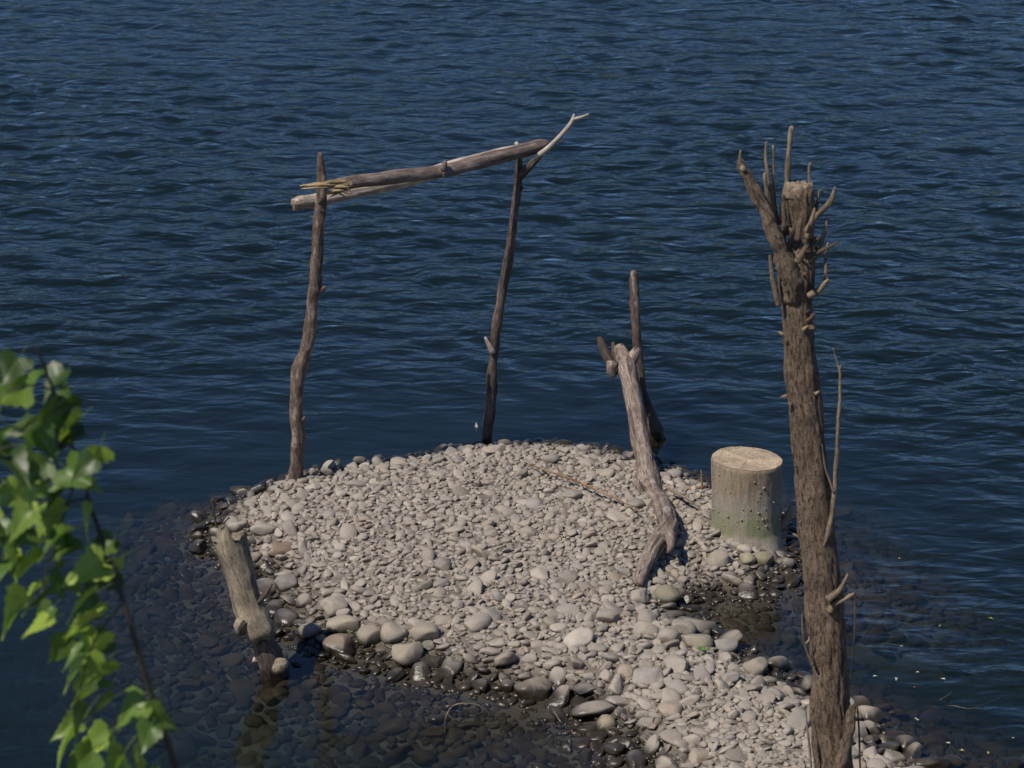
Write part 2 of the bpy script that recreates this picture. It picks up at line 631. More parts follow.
def axis(lo, a, b, hi, fine, growth=1.25):
    mid = list(np.arange(a, b + fine / 2, fine))
    left, s, v = [], fine, a
    while v > lo:
        s *= growth; v -= s; left.append(max(v, lo))
    right, s, v = [], fine, mid[-1]
    while v < hi:
        s *= growth; v += s; right.append(min(v, hi))
    return np.array(left[::-1] + mid + right)


def grid(xs, ys):
    nx, ny = len(xs), len(ys)
    X, Y = np.meshgrid(xs, ys)
    i = np.arange(nx * ny).reshape(ny, nx)
    F = np.stack([i[:-1, :-1], i[:-1, 1:], i[1:, 1:], i[1:, :-1]], -1).reshape(-1, 4)
    return X.ravel(), Y.ravel(), F


gx, gy, gf = grid(axis(-400, -4, 4, 400, 0.05), axis(-40, 9, 16.5, 700, 0.05))
gzv = height(np.stack([gx, gy], 1))
gm = np_mesh('ground', np.stack([gx, gy, gzv], 1), gf)
gm.materials.append(M_GROUND)
tag(link('ground', gm), kind='structure')

# ------------------------------------------------------------------ water
wx, wy, wf = grid(axis(-390, -6.2, 6.2, 390, 0.034, 1.3), axis(-30, 9.3, 31, 600, 0.034, 1.3))
d, s = shore_sd(np.stack([wx, wy], 1))
off = np.clip((-d - 0.1) / 3.2, 0, 1) ** 0.8
off = off * off * (3 - 2 * off)
# sheltered corner on the near left side of the spit
shel = np.clip((13.6 - wy) / 1.6, 0, 1) * np.clip((1.2 - wx) / 1.2, 0, 1)
chop = (0.14 + 0.86 * off) * (1 - 0.78 * shel)
right = np.clip((wx - 0.9) / 0.8, 0, 1) * np.clip((14.6 - wy) / 2.0, 0, 1)
chop = np.maximum(chop, 0.62 * right * np.clip((-d) / 0.5, 0, 1))
chop *= np.clip(1.0 + 0.42 * lown(wx * 0.3, wy * 0.3), 0.5, 1.5)
fade = np.clip((60 - np.hypot(wx, wy - 20)) / 25, 0, 1)
Z = np.zeros_like(wx)
main = math.radians(66)
warpx = wx + 0.16 * np.sin(wx * 1.3 + wy * 0.7 + 1) + 0.1 * np.sin(wx * 0.6 - wy * 2.1)
warpy = wy + 0.16 * np.sin(wx * 1.1 - wy * 0.9 + 2) + 0.1 * np.sin(wx * 1.9 + wy * 0.8 + 4)
wr = np.random.default_rng(5)
for k in range(70):
    lam = 0.15 * (6.5 ** wr.uniform(0, 1))
    th = main + wr.normal(0, 0.8)
    kk = 2 * math.pi / lam
    ph = wr.uniform(0, 6.283)
    slope = 0.018 * (1.0 if 0.24 < lam < 0.6 else 0.6)
    arg = (warpx * math.cos(th) + warpy * math.sin(th)) * kk + ph
    Z += slope / kk * (np.sin(arg) + 0.22 * np.cos(2 * arg))
Z *= chop * fade
wv = np.stack([wx, wy, Z], 1)
nx = len(np.unique(wx)); ny = len(np.unique(wy))
idx = np.arange(nx * ny).reshape(ny, nx)
rim = np.concatenate([idx[0, :], idx[1:, -1], idx[-1, -2::-1], idx[-2:0:-1, 0]])
nb = len(wv)
low = wv[rim].copy(); low[:, 2] = -6
k = len(rim)
side = np.stack([rim, nb + np.arange(k), nb + (np.arange(k) + 1) % k, np.roll(rim, -1)], 1)
corners = [nb + int(np.where(rim == c)[0][0]) for c in (idx[0, 0], idx[-1, 0], idx[-1, -1], idx[0, -1])]
# bottom as a fan round its centre so that it closes
ctr = nb + k
wv2 = np.concatenate([wv, low, [[0, 200, -6]]])
a_ = nb + np.arange(k); b_ = nb + (np.arange(k) + 1) % k
me = bpy.data.meshes.new('water')
tri = np.stack([a_, np.full(k, ctr), b_], 1)
quads = np.concatenate([wf, side])
me.vertices.add(len(wv2)); me.vertices.foreach_set('co', wv2.astype(np.float32).ravel())
loops = np.concatenate([quads.ravel(), tri.ravel()]).astype(np.int32)
me.loops.add(len(loops)); me.loops.foreach_set('vertex_index', loops)
me.polygons.add(len(quads) + len(tri))
starts = np.concatenate([np.arange(len(quads)) * 4, len(quads) * 4 + np.arange(len(tri)) * 3]).astype(np.int32)
me.polygons.foreach_set('loop_start', starts)
sm = np.zeros(len(quads) + len(tri), bool); sm[:len(wf)] = True
me.polygons.foreach_set('use_smooth', sm)
me.update(calc_edges=True)
at = me.attributes.new('chop', 'FLOAT', 'POINT')
at.data.foreach_set('value', np.concatenate([chop, np.zeros(k + 1)]).astype(np.float32))
me.validate()
me.materials.append(M_WATER)
tag(link('water', me), kind='structure')

# ------------------------------------------------------------------ stones
def ico(sub):
    import bmesh
    bm = bmesh.new()
    bmesh.ops.create_icosphere(bm, subdivisions=sub, radius=1)
    v = np.array([p.co[:] for p in bm.verts]); f = np.array([[q.index for q in p.verts] for p in bm.faces])
    bm.free()
    return v, f


def stone_shape(v, seed, angular):
    r = np.random.default_rng(seed)
    q = v.copy()
    e = r.uniform(0.86, 1.0) if not angular else r.uniform(0.72, 0.9)
    q = np.sign(q) * np.abs(q) ** e
    q = q / np.linalg.norm(q, axis=1).mean()
    for _ in range(9 if angular else 5):                 # worn facets
        n = r.normal(size=3); n /= np.linalg.norm(n)
        lim = r.uniform(0.55, 0.82) if angular else r.uniform(0.72, 0.95)
        h = q @ n
        q = q - np.outer(np.maximum(h - lim, 0) * 0.85, n)
    disp = np.zeros(len(q))
    for _ in range(6):
        kx = r.normal(size=3) * 2.0
        disp += np.sin(v @ kx + r.uniform(0, 6.28)) * 0.035
    q = q * (1 + disp)[:, None]
    q = q - (q.max(0) + q.min(0)) / 2
    return q / np.abs(q).max(0)


V3, F3 = ico(3)
V4, F4 = ico(4)
NP = 28
PROTO3 = [stone_shape(V3, 100 + i, i % 3 != 0) for i in range(NP)]
PROTO4 = [stone_shape(V4, 100 + i, i % 3 != 0) for i in range(NP)]
SINGLE = []
for i in range(NP):
    m_ = np_mesh('stone', PROTO4[i], F4)
    m_.materials.append(M_STONE1)
    SINGLE.append(m_)


def tone(n, rng):
    base = np.array([0.25, 0.217, 0.179])
    br = np.clip(rng.normal(1.0, 0.14, n), 0.6, 1.45)
    c = base[None] * br[:, None]
    hue = rng.uniform(0, 1, n)
    c[hue < 0.12] *= np.array([0.86, 0.89, 0.95])            # blue grey
    c[(hue > 0.13) & (hue < 0.2)] *= np.array([1.0, 0.91, 0.83])   # reddish brown
    c[(hue > 0.2) & (hue < 0.25)] *= np.array([0.98, 0.96, 0.88])    # olive
    c[hue > 0.93] *= 1.22
    return c


class Packer:
    def __init__(self, cell=0.16):
        self.c = cell; self.g = {}

    def ok(self, x, y, r, ov):
        cx, cy = int(x // self.c), int(y // self.c)
        n = 2 if r > 0.06 else 1
        for i in range(cx - n, cx + n + 1):
            for j in range(cy - n, cy + n + 1):
                for (a, b, q) in self.g.get((i, j), ()):
                    if (a - x) ** 2 + (b - y) ** 2 < ((q + r) * ov) ** 2:
                        return False
        return True

    def add(self, x, y, r):
        self.g.setdefault((int(x // self.c), int(y // self.c)), []).append((x, y, r))


pk = Packer()
stones = []        # x, y, z, half length a, half width b, half height c, yaw, tiltx, tilty, proto, colour, special

# stones that can be told apart: px, py centre, half width px, half height px, yaw deg, colour factor, label
SPECIAL = [
    (408, 655, 16, 17, 80, (0.30, .265, .21), 'large rounded upright tan boulder with wet foot at the near left shore'),
    (394, 634, 14, 10, 0, (.33, .30, .255), 'smooth pale egg-shaped cobble just left above the upright tan boulder'),
    (425, 634, 15, 9, -10, (.30, .27, .225), 'broad flat grey-tan cobble right above the upright tan boulder'),
    (343, 626, 17, 8, -5, (.34, .305, .25), 'pale flat slab-like cobble left of the egg-shaped cobble at the near shore'),
    (370, 637, 13, 10, 10, (.29, .26, .21), 'squarish tan cobble with a wet underside between the pale slab and egg-shaped cobble'),
    (334, 608, 14, 10, 5, (.33, .305, .26), 'smooth pale oval cobble up the slope from the flat slab'),
    (280, 550, 13, 7, 20, (.23, .16, .12), 'reddish brown angular cobble right behind the top of the grey stake'),
    (286, 584, 12, 8, 0, (.2, .19, .185), 'smooth dark grey rounded cobble right of the grey stake'),
    (265, 530, 15, 6, 8, (.34, .32, .28), 'pale elongated cobble right behind the grey stake on the upper left shore'),
    (310, 632, 12, 9, 0, (.17, .165, .165), 'dark wet rounded cobble right of the grey stake foot'),
    (340, 648, 17, 11, -25, (.2, .15, .11), 'brown tilted flat rock half under water at the near shore'),
    (508, 684, 8, 11, 80, (.24, .23, .22), 'two-tone cobble with pale top and wet dark foot on the lower shore'),
    (533, 690, 19, 10, -10, (.22, .19, .15), 'wide dark brown wet rock beside the two-tone cobble on the lower shore'),
    (606, 724, 11, 10, 0, (.34, .285, .2), 'round yellowish tan cobble alone on the lower shore'),
    (697, 643, 16, 9, -5, (.31, .285, .22), 'angular pale yellow-grey cobble by the small green sprig'),
    (726, 646, 12, 13, -60, (.26, .255, .25), 'smooth blue-grey egg-shaped cobble standing at the water edge right of the sprig'),
    (684, 629, 13, 9, -10, (.25, .24, .215), 'big dark grey-green rounded cobble at the inlet edge'),
    (669, 637, 12, 9, 5, (.32, .29, .25), 'big smooth grey cobble left of the inlet edge'),
    (646, 630, 13, 7, -5, (.33, .305, .265), 'wide flat pale cobble left of the big smooth cobbles by the inlet'),
    (755, 668, 12, 10, -20, (.27, .25, .2), 'angular brown rock on the right shore below the blue-grey egg-shaped cobble'),
    (748, 558, 8, 9, 80, (.28, .26, .165), 'round yellow cobble at the foot of the pale stump'),
    (765, 560, 9, 7, 30, (.2, .19, .12), 'olive angular cobble with sunlit yellow top right of the round yellow cobble'),
    (668, 595, 13, 12, 40, (.2, .19, .13), 'dark olive angular rock near the lower end of the driftwood log'),
    (640, 597, 10, 8, 0, (.33, .3, .26), 'smooth round cobble just below the lower end of the driftwood log'),
    (608, 618, 12, 7, 0, (.31, .285, .24), 'rounded tan cobble on the gravel left of the inlet'),
    (568, 578, 10, 6, -10, (.24, .23, .21), 'grey flat cobble in the middle of the gravel'),
    (258, 662, 12, 8, 0, (.25, .19, .12), 'small brown knobby rock touching the foot of the grey stake'),
    (868, 716, 14, 9, 0, (.34, .31, .27), 'pale rounded cobble right of the dead tree trunk'),
    (905, 745, 12, 10, 0, (.3, .265, .22), 'tan cobble on the lower right shore beside a flat slab'),
    (930, 765, 22, 6, 2, (.33, .3, .26), 'long flat pale slab at the lower right corner of the gravel'),
    (716, 560, 13, 8, 0, (.31, .285, .23), 'pale cobble on the gravel left of the stump foot'),
]
SPX = []
for (a, b, hw, hh, yaw, colr, lab) in SPECIAL:
    p = GZ(a, b)
    mp = mpp(p)
    hwm = hw * mp
    hhm = hh * mp / 0.62        # seen half height mixes depth and thickness
    up_ = yaw > 45
    depth = min(hhm * 0.8, hwm * 1.1)
    c = min(hhm * 0.72, hwm * 0.85)
    p = GZ(a, b + hh * 0.45)
    stones.append([p[0], p[1], p[2] + c * 0.45, hwm, depth, c, math.radians(yaw if not up_ else 0), random.uniform(-.12, .12), random.uniform(-.12, .12),
                   random.randrange(NP), tuple(v * k for v, k in zip(colr, (.76, .72, .66))), lab])
    pk.add(p[0], p[1], max(hwm, depth) * 0.85)

STUMP_C = GZ(748, 534)
avoid = [(STUMP_C[0], STUMP_C[1], 0.17)]
for x_, y_, r_ in avoid:
    pk.add(x_, y_, r_)


def zone_radius(d, px, py, r):
    """stone half length for a place: cobbles along the shore and under water, fine pebbles in the middle"""
    u = r.random()
    if d < 0:
        return 0.024 + 0.05 * u ** 1.6
    if d > 0.45: base_k = 0.88
    else: base_k = 1.0
    edge = math.exp(-max(d, 0) / 0.16)
    base = base_k * (0.016 + 0.026 * u ** 1.7)
    if u > 0.955: base = 0.036 + 0.026 * r.random()
    # the near-left and the inlet shores carry larger cobbles
    big = edge * (1.0 if (py > 590 or px < 330) else 0.35)
    if py > 640 and px > 480: base *= 1.15
    return base * (1 + 1.5 * big * r.uniform(0.2, 1.0))


rr = random.Random(21)
cand = []
for _ in range(150000):
    a = rr.uniform(-120, 1150); b = rr.uniform(415, 900)
    cand.append((a, b))
pts = np.array([G(a, b, 0.03)[:2] for a, b in cand])
dd, ss_ = shore_sd(pts)
zz = height(pts)
items = []
for (a, b), p, d_, z_ in zip(cand, pts, dd, zz):
    if z_ < -0.62: continue
    items.append((zone_radius(d_, a, b, rr), p[0], p[1], z_, d_))
# candidate list thinned by size class: large first
rr.shuffle(items)
items.sort(key=lambda t: 0 if (t[0] > 0.045 and t[4] > 0 and rr.random() < 0.02) else 1)
keepn = 0
big_quota = 0
for (r_, x_, y_, z_, d_) in items:
    if not pk.ok(x_, y_, r_, 0.74):
        continue
    pk.add(x_, y_, r_)
    b_ = r_ * rr.uniform(0.62, 0.92)
    c_ = r_ * rr.uniform(0.3, 0.6)
    zc = z_ + c_ * rr.uniform(0.25, 0.7)
    if d_ < -0.06: zc = min(zc, -0.012 - c_ + (0.03 if rr.random() < 0.12 and d_ > -0.2 else 0))
    stones.append([x_, y_, zc, r_ * 1.08, b_, c_, rr.uniform(0, 6.283), rr.gauss(0, .36), rr.gauss(0, .36), rr.randrange(NP), None, None])
# a lower layer of small pebbles that fills the gaps
fill = []
for (r_, x_, y_, z_, d_) in rr.sample(items, 22000):
    if d_ < -0.5: continue
    q = rr.uniform(0.009, 0.019)
    fill.append([x_ + rr.uniform(-.02, .02), y_ + rr.uniform(-.02, .02), z_ + rr.uniform(-0.002, 0.008), q, q * rr.uniform(.6, .95), q * rr.uniform(.4, .8),
                 rr.uniform(0, 6.283), rr.gauss(0, .35), rr.gauss(0, .35), rr.randrange(NP), None, None])

tones = tone(len(stones), RNG)
for s_, t_ in zip(stones, tones):
    if s_[10] is None:
        s_[10] = t_
for s_, t_ in zip(fill, tone(len(fill), RNG)):
    s_[10] = t_ * 0.92


def rotm(yaw, tx, ty):
    return (Matrix.Rotation(yaw, 3, 'Z') @ Matrix.Rotation(tx, 3, 'X') @ Matrix.Rotation(ty, 3, 'Y'))


def seen_size(s_):
    px, py, w = project(np.array(s_[:3]))
    if not (0 < px < 1024 and 0 < py < 768) or s_[2] < -0.2: return -1
    return math.sqrt(s_[3] * s_[4]) * FPX / w


order = sorted(range(len(SPECIAL), len(stones)), key=lambda i: -seen_size(stones[i]))
n_ind = 300 - len(SPECIAL)
individual = list(range(len(SPECIAL))) + order[:n_ind]
rest = order[n_ind:]

LANDMARKS = [(P(296, 480, 14.35), 'the left frame post'), (G(487, 440), 'the right frame post'), (G(275, 668), 'the grey stake'),
             (STUMP_C, 'the pale stump'), (G(660, 545), 'the driftwood log'), (G(835, 770), 'the dead tree trunk')]


def stone_words(s_):
    c = np.asarray(s_[10]); z = s_[2]
    dry = z > 0.06
    if c[0] / c[2] > 1.52: hue = 'reddish brown'
    elif c[0] / c[2] < 1.2: hue = 'blue-grey'
    elif c.mean() > 0.265: hue = 'pale grey'
    else: hue = 'mid grey'
    near = None; bd = 0.55
    for p, nm in LANDMARKS:
        d_ = math.hypot(p[0] - s_[0], p[1] - s_[1])
        if d_ < bd: bd, near = d_, nm
    if not near:
        px, py, w = project(np.array(s_[:3]))
        near = ('the upper shore' if py < 500 else 'the near left shore' if px < 480 else 'the lower right shore' if px > 740 else
                'the lower shore' if py > 620 else 'the middle of the spit')
        prep = 'by'
    else:
        prep = 'near'
    if dry: return f'{hue} cobble lying dry on the gravel {prep} {near}', 'larger dry cobbles on the gravel spit'
    if z > -0.01: return f'dark wet {hue} cobble at the waterline {prep} {near}', 'wet cobbles along the waterline'
    return f'dim {hue} cobble lying under shallow water {prep} {near}', 'sunken cobbles in the shallows'


for i in individual:
    s_ = stones[i]
    o = bpy.data.objects.new('stone', SINGLE[s_[9]])
    COL.objects.link(o)
    o.matrix_world = Matrix.Translation(s_[:3]) @ rotm(s_[6], s_[7], s_[8]).to_4x4() @ Matrix.Diagonal((s_[3], s_[4], s_[5], 1))
    o.color = (*[float(v) for v in s_[10]], 1)
    if s_[11]:
        tag(o, s_[11], 'stone', 'larger stones that stand out on the shore')
    else:
        w_, g_ = stone_words(s_)
        tag(o, w_, 'stone', g_)


def mass(name, lst, label):
    vs, fs, ts = [], [], []
    n0 = 0
    for s_ in lst:
        V = PROTO3[s_[9]]
        R = np.array(rotm(s_[6], s_[7], s_[8]))
        q = (V * np.array(s_[3:6])) @ R.T + np.array(s_[:3])
        vs.append(q); fs.append(F3 + n0); n0 += len(V)
        ts.append(np.tile(np.append(s_[10], 1.0), (len(V), 1)))
    m_ = np_mesh(name, np.concatenate(vs), np.concatenate(fs), {'tone': ('FLOAT_COLOR', np.concatenate(ts))})
    m_.materials.append(M_STONE)
    tag(link(name, m_), label, 'gravel', kind='stuff')


top = [stones[i] for i in rest]
mass('gravel', [s for s in top if s[2] > 0.03] + [s for s in fill if s[2] > 0.0], 'mass of small pale grey pebbles covering the dry gravel spit')
mass('sunken_gravel', [s for s in top if s[2] <= 0.03] + [s for s in fill if s[2] <= 0.0], 'dark wet pebbles along and under the shallow water round the spit')
print('STONES', len(stones), len(fill))

# ------------------------------------------------------------------ goal-like driftwood frame
YL, YR = 14.32, 14.86
lb = GZ(296, 482); YL = float(lb[1])
rb = G(487, 444, 0.0); YR = float(rb[1])

t = empty('driftwood_post', lb, 'crooked reddish brown driftwood post holding the left end of the beams', 'post', 'upright posts of the driftwood frame')
MB().px([(296, 500, 6.5), (296, 478, 6.8), (298, 440, 7), (296.5, 410, 6.6), (297.5, 382, 7.4), (299.5, 369, 7.4), (306, 350, 6.4), (310, 327, 6.2), (313, 300, 6.0), (315, 284, 6.6), (317, 250, 5.8), (320, 215, 5.5),
         (322, 190, 5), (321, 168, 3.8), (320, 153, 2.6)], YL, seg=18, rough=0.2, seed=1.3, freq=22).build('pole', M_POST, t)
MB().px([(315, 291, 4.5), (321, 290, 3.5), (326, 287, 1.8)], YL - 0.01, seg=8, seed=2.1).build('branch_stub', M_POST, t)
MB().px([(294, 412, 2.5), (290, 409, 1.5)], YL - 0.01, seg=7, seed=2.5).build('branch_stub', M_POST, t)
MB().px([(303, 420, 2.5), (305, 417, 1.2)], YL - 0.02, seg=7, seed=2.8).build('branch_stub', M_POST, t)

t = empty('driftwood_post', rb, 'thin dark driftwood post with a forked top holding the right end of the beams', 'post', 'upright posts of the driftwood frame')
MB().px([(486, 458, 5.5), (487, 440, 5.4), (491, 400, 5.2), (493, 362, 5), (496, 330, 5), (501, 297, 4.8), (508, 262, 4.6), (513, 225, 4.2), (517, 195, 4), (519, 165, 3.6),
         (518, 150, 2.8)], YR, seg=16, rough=0.2, seed=4.3, freq=22).build('pole', M_POSTD, t)
MB().px([(518, 156, 2.8), (518, 148, 2.6), (516, 142, 1.6)], YR, seg=8, seed=4.9).build('bare_tip', M_PALE, t, 'pale bare tip')
fk_ = MB().px([(519, 178, 3.5), (526, 170, 4.2), (534, 162, 3.6), (541, 154, 3)], [YR, YR - .04, YR - .09, YR - .11], seg=10, seed=5.2).build('fork_branch', M_POSTD, t)
MB().px([(539, 155, 3.0), (550, 146, 2.6), (562, 134, 2.3), (571, 123, 2.1), (574, 118, 2.2)], YR - 0.115, seg=8, seed=5.6, rough=.15).build('bare_twig', M_PALE, fk_, 'pale bare twig rising past the beam end')
MB().px([(573, 119, 2.0), (580, 117.5, 1.5), (589, 114, 1.0)], YR - 0.115, seg=8, seed=5.9).build('bare_twig', M_PALE, fk_)
MB().px([(570, 124, 1.6), (573, 118, 1.3), (574, 114, .8)], YR - 0.115, seg=7, seed=6.1).build('bare_twig', M_PALE, fk_)
MB().px([(493, 353, 3.5), (489, 345, 2.6), (485, 337, 1.2)], YR - 0.03, seg=8, seed=6.3).build('bare_stub', M_PALE, t, 'pale torn branch stub')
MB().px([(520, 190, 2), (523, 187, 1.5)], YR - 0.01, seg=7, seed=6.4).build('branch_stub', M_POSTD, t)

bc = P(345, 186, YL - 0.09)
t = empty('driftwood_beam', bc, 'thick brown driftwood beam with a splintered yellow left end laid across the two posts', 'beam', 'driftwood beams across the two posts')
YB = lambda px: YL - 0.09 + (YR - YL + 0.03) * (px - 320) / 200
pl = [(338, 184.5, 5.5), (352, 182, 6.3), (375, 179.5, 6.8), (400, 176, 7), (425, 173.3, 7), (443, 171, 7.2), (462, 166.5, 7), (480, 161.5, 7.2), (513, 153, 7.4), (530, 148.5, 7.2), (541, 145.5, 6.3), (548, 144.5, 4)]
MB().px(pl, [YB(q[0]) for q in pl], seg=24, rough=0.13, seed=7.7, ridge=.06).build('log', M_BEAM, t)
MB().px([(442, 171, 4), (445, 163, 2.4), (446, 161, 1.4)], YB(443) - 0.03, seg=8, seed=8.0).build('knot', M_BEAM, t)
MB().px([(443, 172, 3), (444, 176, 2.6), (445, 178, 1.4)], YB(443) - 0.035, seg=8, seed=8.1).build('knot', M_BEAM, t)
sp = MB()
ry = YB(330) - 0.02
rs = random.Random(4)
for (x0, y0, x1, y1, r0) in [(348, 184, 300, 186, 4.2), (345, 187, 301, 189, 3), (352, 184, 322, 195, 4), (350, 188, 330, 197, 3), (345, 181, 318, 184, 3.5), (347, 183, 337, 179, 2.5),
                             (336, 186, 352, 194, 2.5), (334, 190, 346, 197, 1.8), (330, 184, 350, 187, 3.5), (342, 186, 349, 179, 2.0), (326, 192, 347, 190, 2.5), (318, 186, 303, 184, 2.2)]:
    mx_, my_ = (x0 + x1) / 2, (y0 + y1) / 2 + rs.uniform(-1.5, 1.5)
    dy = rs.uniform(-0.04, 0.02)
    sp.px([(x0, y0, r0), (mx_, my_, r0 * .85), (x1, y1, r0 * 0.3)], [ry, ry + dy, ry + dy], seg=7, rough=0.35, seed=rs.uniform(0, 9), flat=0.6, step=.012, freq=40)
sp.build('splintered_end', M_SPLINT, t, 'torn yellow-brown splintered end')

bc2 = P(300, 203, YL + 0.12)
pl = [(294, 204, 5), (300, 202.3, 6.6), (318, 200, 7), (344, 193.5, 7.2), (376, 187, 6.8), (411, 179, 6.6), (435, 172, 6.5), (452, 166.3, 6.3), (480, 158.6, 5.8), (502, 153, 5.2), (525, 148.5, 4.5)]
YB2 = lambda px: YL + 0.10 + (YR - YL - 0.02) * (px - 320) / 200
t = empty('driftwood_beam', bc2, 'pale barkless driftwood beam lying behind and under the brown beam', 'beam', 'driftwood beams across the two posts')
lg_ = MB().px(pl, [YB2(q[0]) for q in pl], seg=24, rough=0.12, seed=9.1, ridge=.05).build('log', M_PALE, t)
MB().px([(304, 201.5, 6.3), (298, 203, 6.6), (293.5, 204.5, 5)], [YB2(304), YB2(297), YB2(293)], seg=14, rough=.2, seed=9.7, ragged=(0, .02)).build('chewed_end', M_CUT, lg_)

# ------------------------------------------------------------------ leaning driftwood log and the stick behind it
pl = [(638, 584, 4.73), (643, 570, 6.88), (650, 553, 8.17), (661, 538, 9.03), (668, 525, 9.89), (664, 510, 9.46), (655, 494, 9.46), (649, 478, 9.89), (644, 455, 9.03), (639, 430, 9.03), (635, 408, 9.03),
      (631, 385, 9.03), (627, 368, 10.32), (621, 352, 7.31), (618, 345, 4.30)]
ys = [float(GZ(a, b + 0.75 * r)[1]) for a, b, r in pl[:5]] + [13.52, 13.8, 14.04, 14.2, 14.36, 14.5, 14.62, 14.7, 14.76, 14.78]
ys = [ys[0] - .02, ys[1] - .05, ys[2] - .09, ys[3] - .12, ys[4] - .12] + ys[5:]
base = P(638, 584, ys[0])
t = empty('driftwood_log', base, 'bent grey-brown driftwood log leaning up from the gravel towards the water', 'driftwood')
MB().px(pl, ys, seg=40, rough=0.12, seed=11.3, ridge=0.15, ridge_s=2.2, freq=14, step=.012).build('log', M_DRIFT, t)
MB().px([(645, 495, 8), (640, 488, 5), (637, 480, 2)], [13.83, 13.82, 13.82], seg=10, seed=11.8, rough=.2).build('knot', M_DRIFT, t)
MB().px([(670, 535, 6), (671, 545, 4), (668, 553, 2)], [ys[3] - .02, ys[2] + .0, ys[2] - .02], seg=9, seed=12.0, rough=.2).build('knot', M_DRIFT, t)
MB().px([(612, 362, 5.5), (611, 372, 4), (615, 377, 2)], 14.68, seg=9, seed=12.2, rough=.25).build('knot', M_DRIFT, t)
MB().px([(626, 372, 7), (633, 358, 6), (638, 348, 3)], [14.7, 14.72, 14.74], seg=10, seed=12.3, rough=.2).build('fork_branch', M_DRIFT, t)
MB().px([(618, 372, 5), (608, 358, 5), (602, 345, 4.5), (599, 337, 2.5)], [14.76, 14.82, 14.86, 14.88], seg=9, seed=12.6).build('dark_prong', M_TWIG, t, 'dark wet prong on the left of the upper end')
MB().px([(617, 362, 3.5), (614, 350, 3), (613, 342, 1.6)], [14.8, 14.84, 14.86], seg=8, seed=12.8).build('dark_prong', M_TWIG, t)

sb = G(648, 436, -0.02)
SY = 14.93
t = empty('driftwood_stick', P(645, 436, SY), 'thin weathered stick standing in the water behind the upper end of the driftwood log', 'stick')
MB().px([(656, 446, 6), (650, 428, 5.5), (643, 395, 5), (639, 360, 4.6), (636, 325, 4.6), (635, 300, 4.8), (634, 280, 5), (633, 271, 3)], SY, seg=11, rough=.22, seed=14.1, freq=20).build('pole', M_POST, t)
MB().px([(641, 392, 6), (648, 412, 7), (657, 432, 7), (664, 446, 6)], [SY - .02, SY, SY, SY], seg=10, seed=14.6).build('root', M_TWIG, t, 'dark wet root running down into the water')

# ------------------------------------------------------------------ pale stump
t = empty('tree_stump', (STUMP_C[0], STUMP_C[1], STUMP_C[2] - 0.03), 'wide pale sawn tree stump with green algae at its foot beside the water', 'stump')
ST = np.array([STUMP_C[0], STUMP_C[1], STUMP_C[2] - 0.03])
topc = P(747.5, 459, float(STUMP_C[1]) + 0.0)
rt = 36.2 * mpp(topc)
SEG = 72
mb = MB()
tiltx, tilty = 0.035, 0.02
nr = 46
hgt = topc[2] - ST[2]
def stump_r(th, z):
    u = z / hgt
    c_, s_ = math.cos(th), math.sin(th)
    r0 = rt * (1.0 - 0.03 * math.sin(u * 3.1)) * (1 + 0.10 * max(0, 0.18 - u) / 0.18)
    r = r0 * (1 + 0.05 * mnoise.noise(Vector((c_ * 1.5, s_ * 1.5, z * 2))) + 0.018 * mnoise.noise(Vector((c_ * 7, s_ * 7, z * 4))) + 0.012 * mnoise.noise(Vector((c_ * 16, s_ * 16, z * 25))))
    return r * (1 + 0.10 * max(0, 0.3 - u) * mnoise.noise(Vector((c_ * 2, s_ * 2, 4.0))) * 3)


for i in range(nr + 1):
    u = i / nr
    z = u * hgt
    r0 = rt * (1.0 - 0.03 * math.sin(u * 3.1)) * (1 + 0.10 * max(0, 0.18 - u) / 0.18)
    cx = (topc[0] - ST[0]) * u; cy = (topc[1] - ST[1]) * u
    for k_ in range(SEG):
        th = 2 * math.pi * k_ / SEG
        c_, s_ = math.cos(th), math.sin(th)
        r = r0 * (1 + 0.05 * mnoise.noise(Vector((c_ * 1.5, s_ * 1.5, z * 2))) + 0.018 * mnoise.noise(Vector((c_ * 7, s_ * 7, z * 4))) + 0.012 * mnoise.noise(Vector((c_ * 16, s_ * 16, z * 25))))
        r *= 1 + 0.10 * max(0, 0.3 - u) * mnoise.noise(Vector((c_ * 2, s_ * 2, 4.0))) * 3
        zz_ = z + (c_ * r0 * -0.055 * u)
        if i == nr: r *= 0.975
        mb.v.append(np.array([ST[0] + cx + c_ * r, ST[1] + cy + s_ * r, ST[2] + zz_]))
        mb.co.append((c_ * r0, s_ * r0, z))
    if i:
        b0, b1 = (i - 1) * SEG, i * SEG
        for k_ in range(SEG):
            mb.f.append((b0 + k_, b0 + (k_ + 1) % SEG, b1 + (k_ + 1) % SEG, b1 + k_))
rim0 = nr * SEG
rk = random.Random(9)
for _ in range(42):                                   # bud scars and little knots, part of the bark
    th = rk.uniform(math.pi * 1.02, math.pi * 2.05)
    z = rk.uniform(0.12, hgt - 0.03)
    r = stump_r(th, z)
    q = np.array([ST[0] + (topc[0] - ST[0]) * z / hgt + math.cos(th) * r, ST[1] + (topc[1] - ST[1]) * z / hgt + math.sin(th) * r, ST[2] + z])
    n_ = np.array([math.cos(th), math.sin(th), rk.uniform(-.1, .5)])
    sz = rk.uniform(0.003, 0.007)
    mb.tube([q - n_ * 0.008, q + n_ * sz * 0.6, q + n_ * sz * 1.1], [sz * 1.3, sz, sz * .3], seg=7, step=.01, rough=.25, seed=rk.uniform(0, 9))
bark = mb.build('bark', M_STUMP, t)
cf = MB()
rings = 14
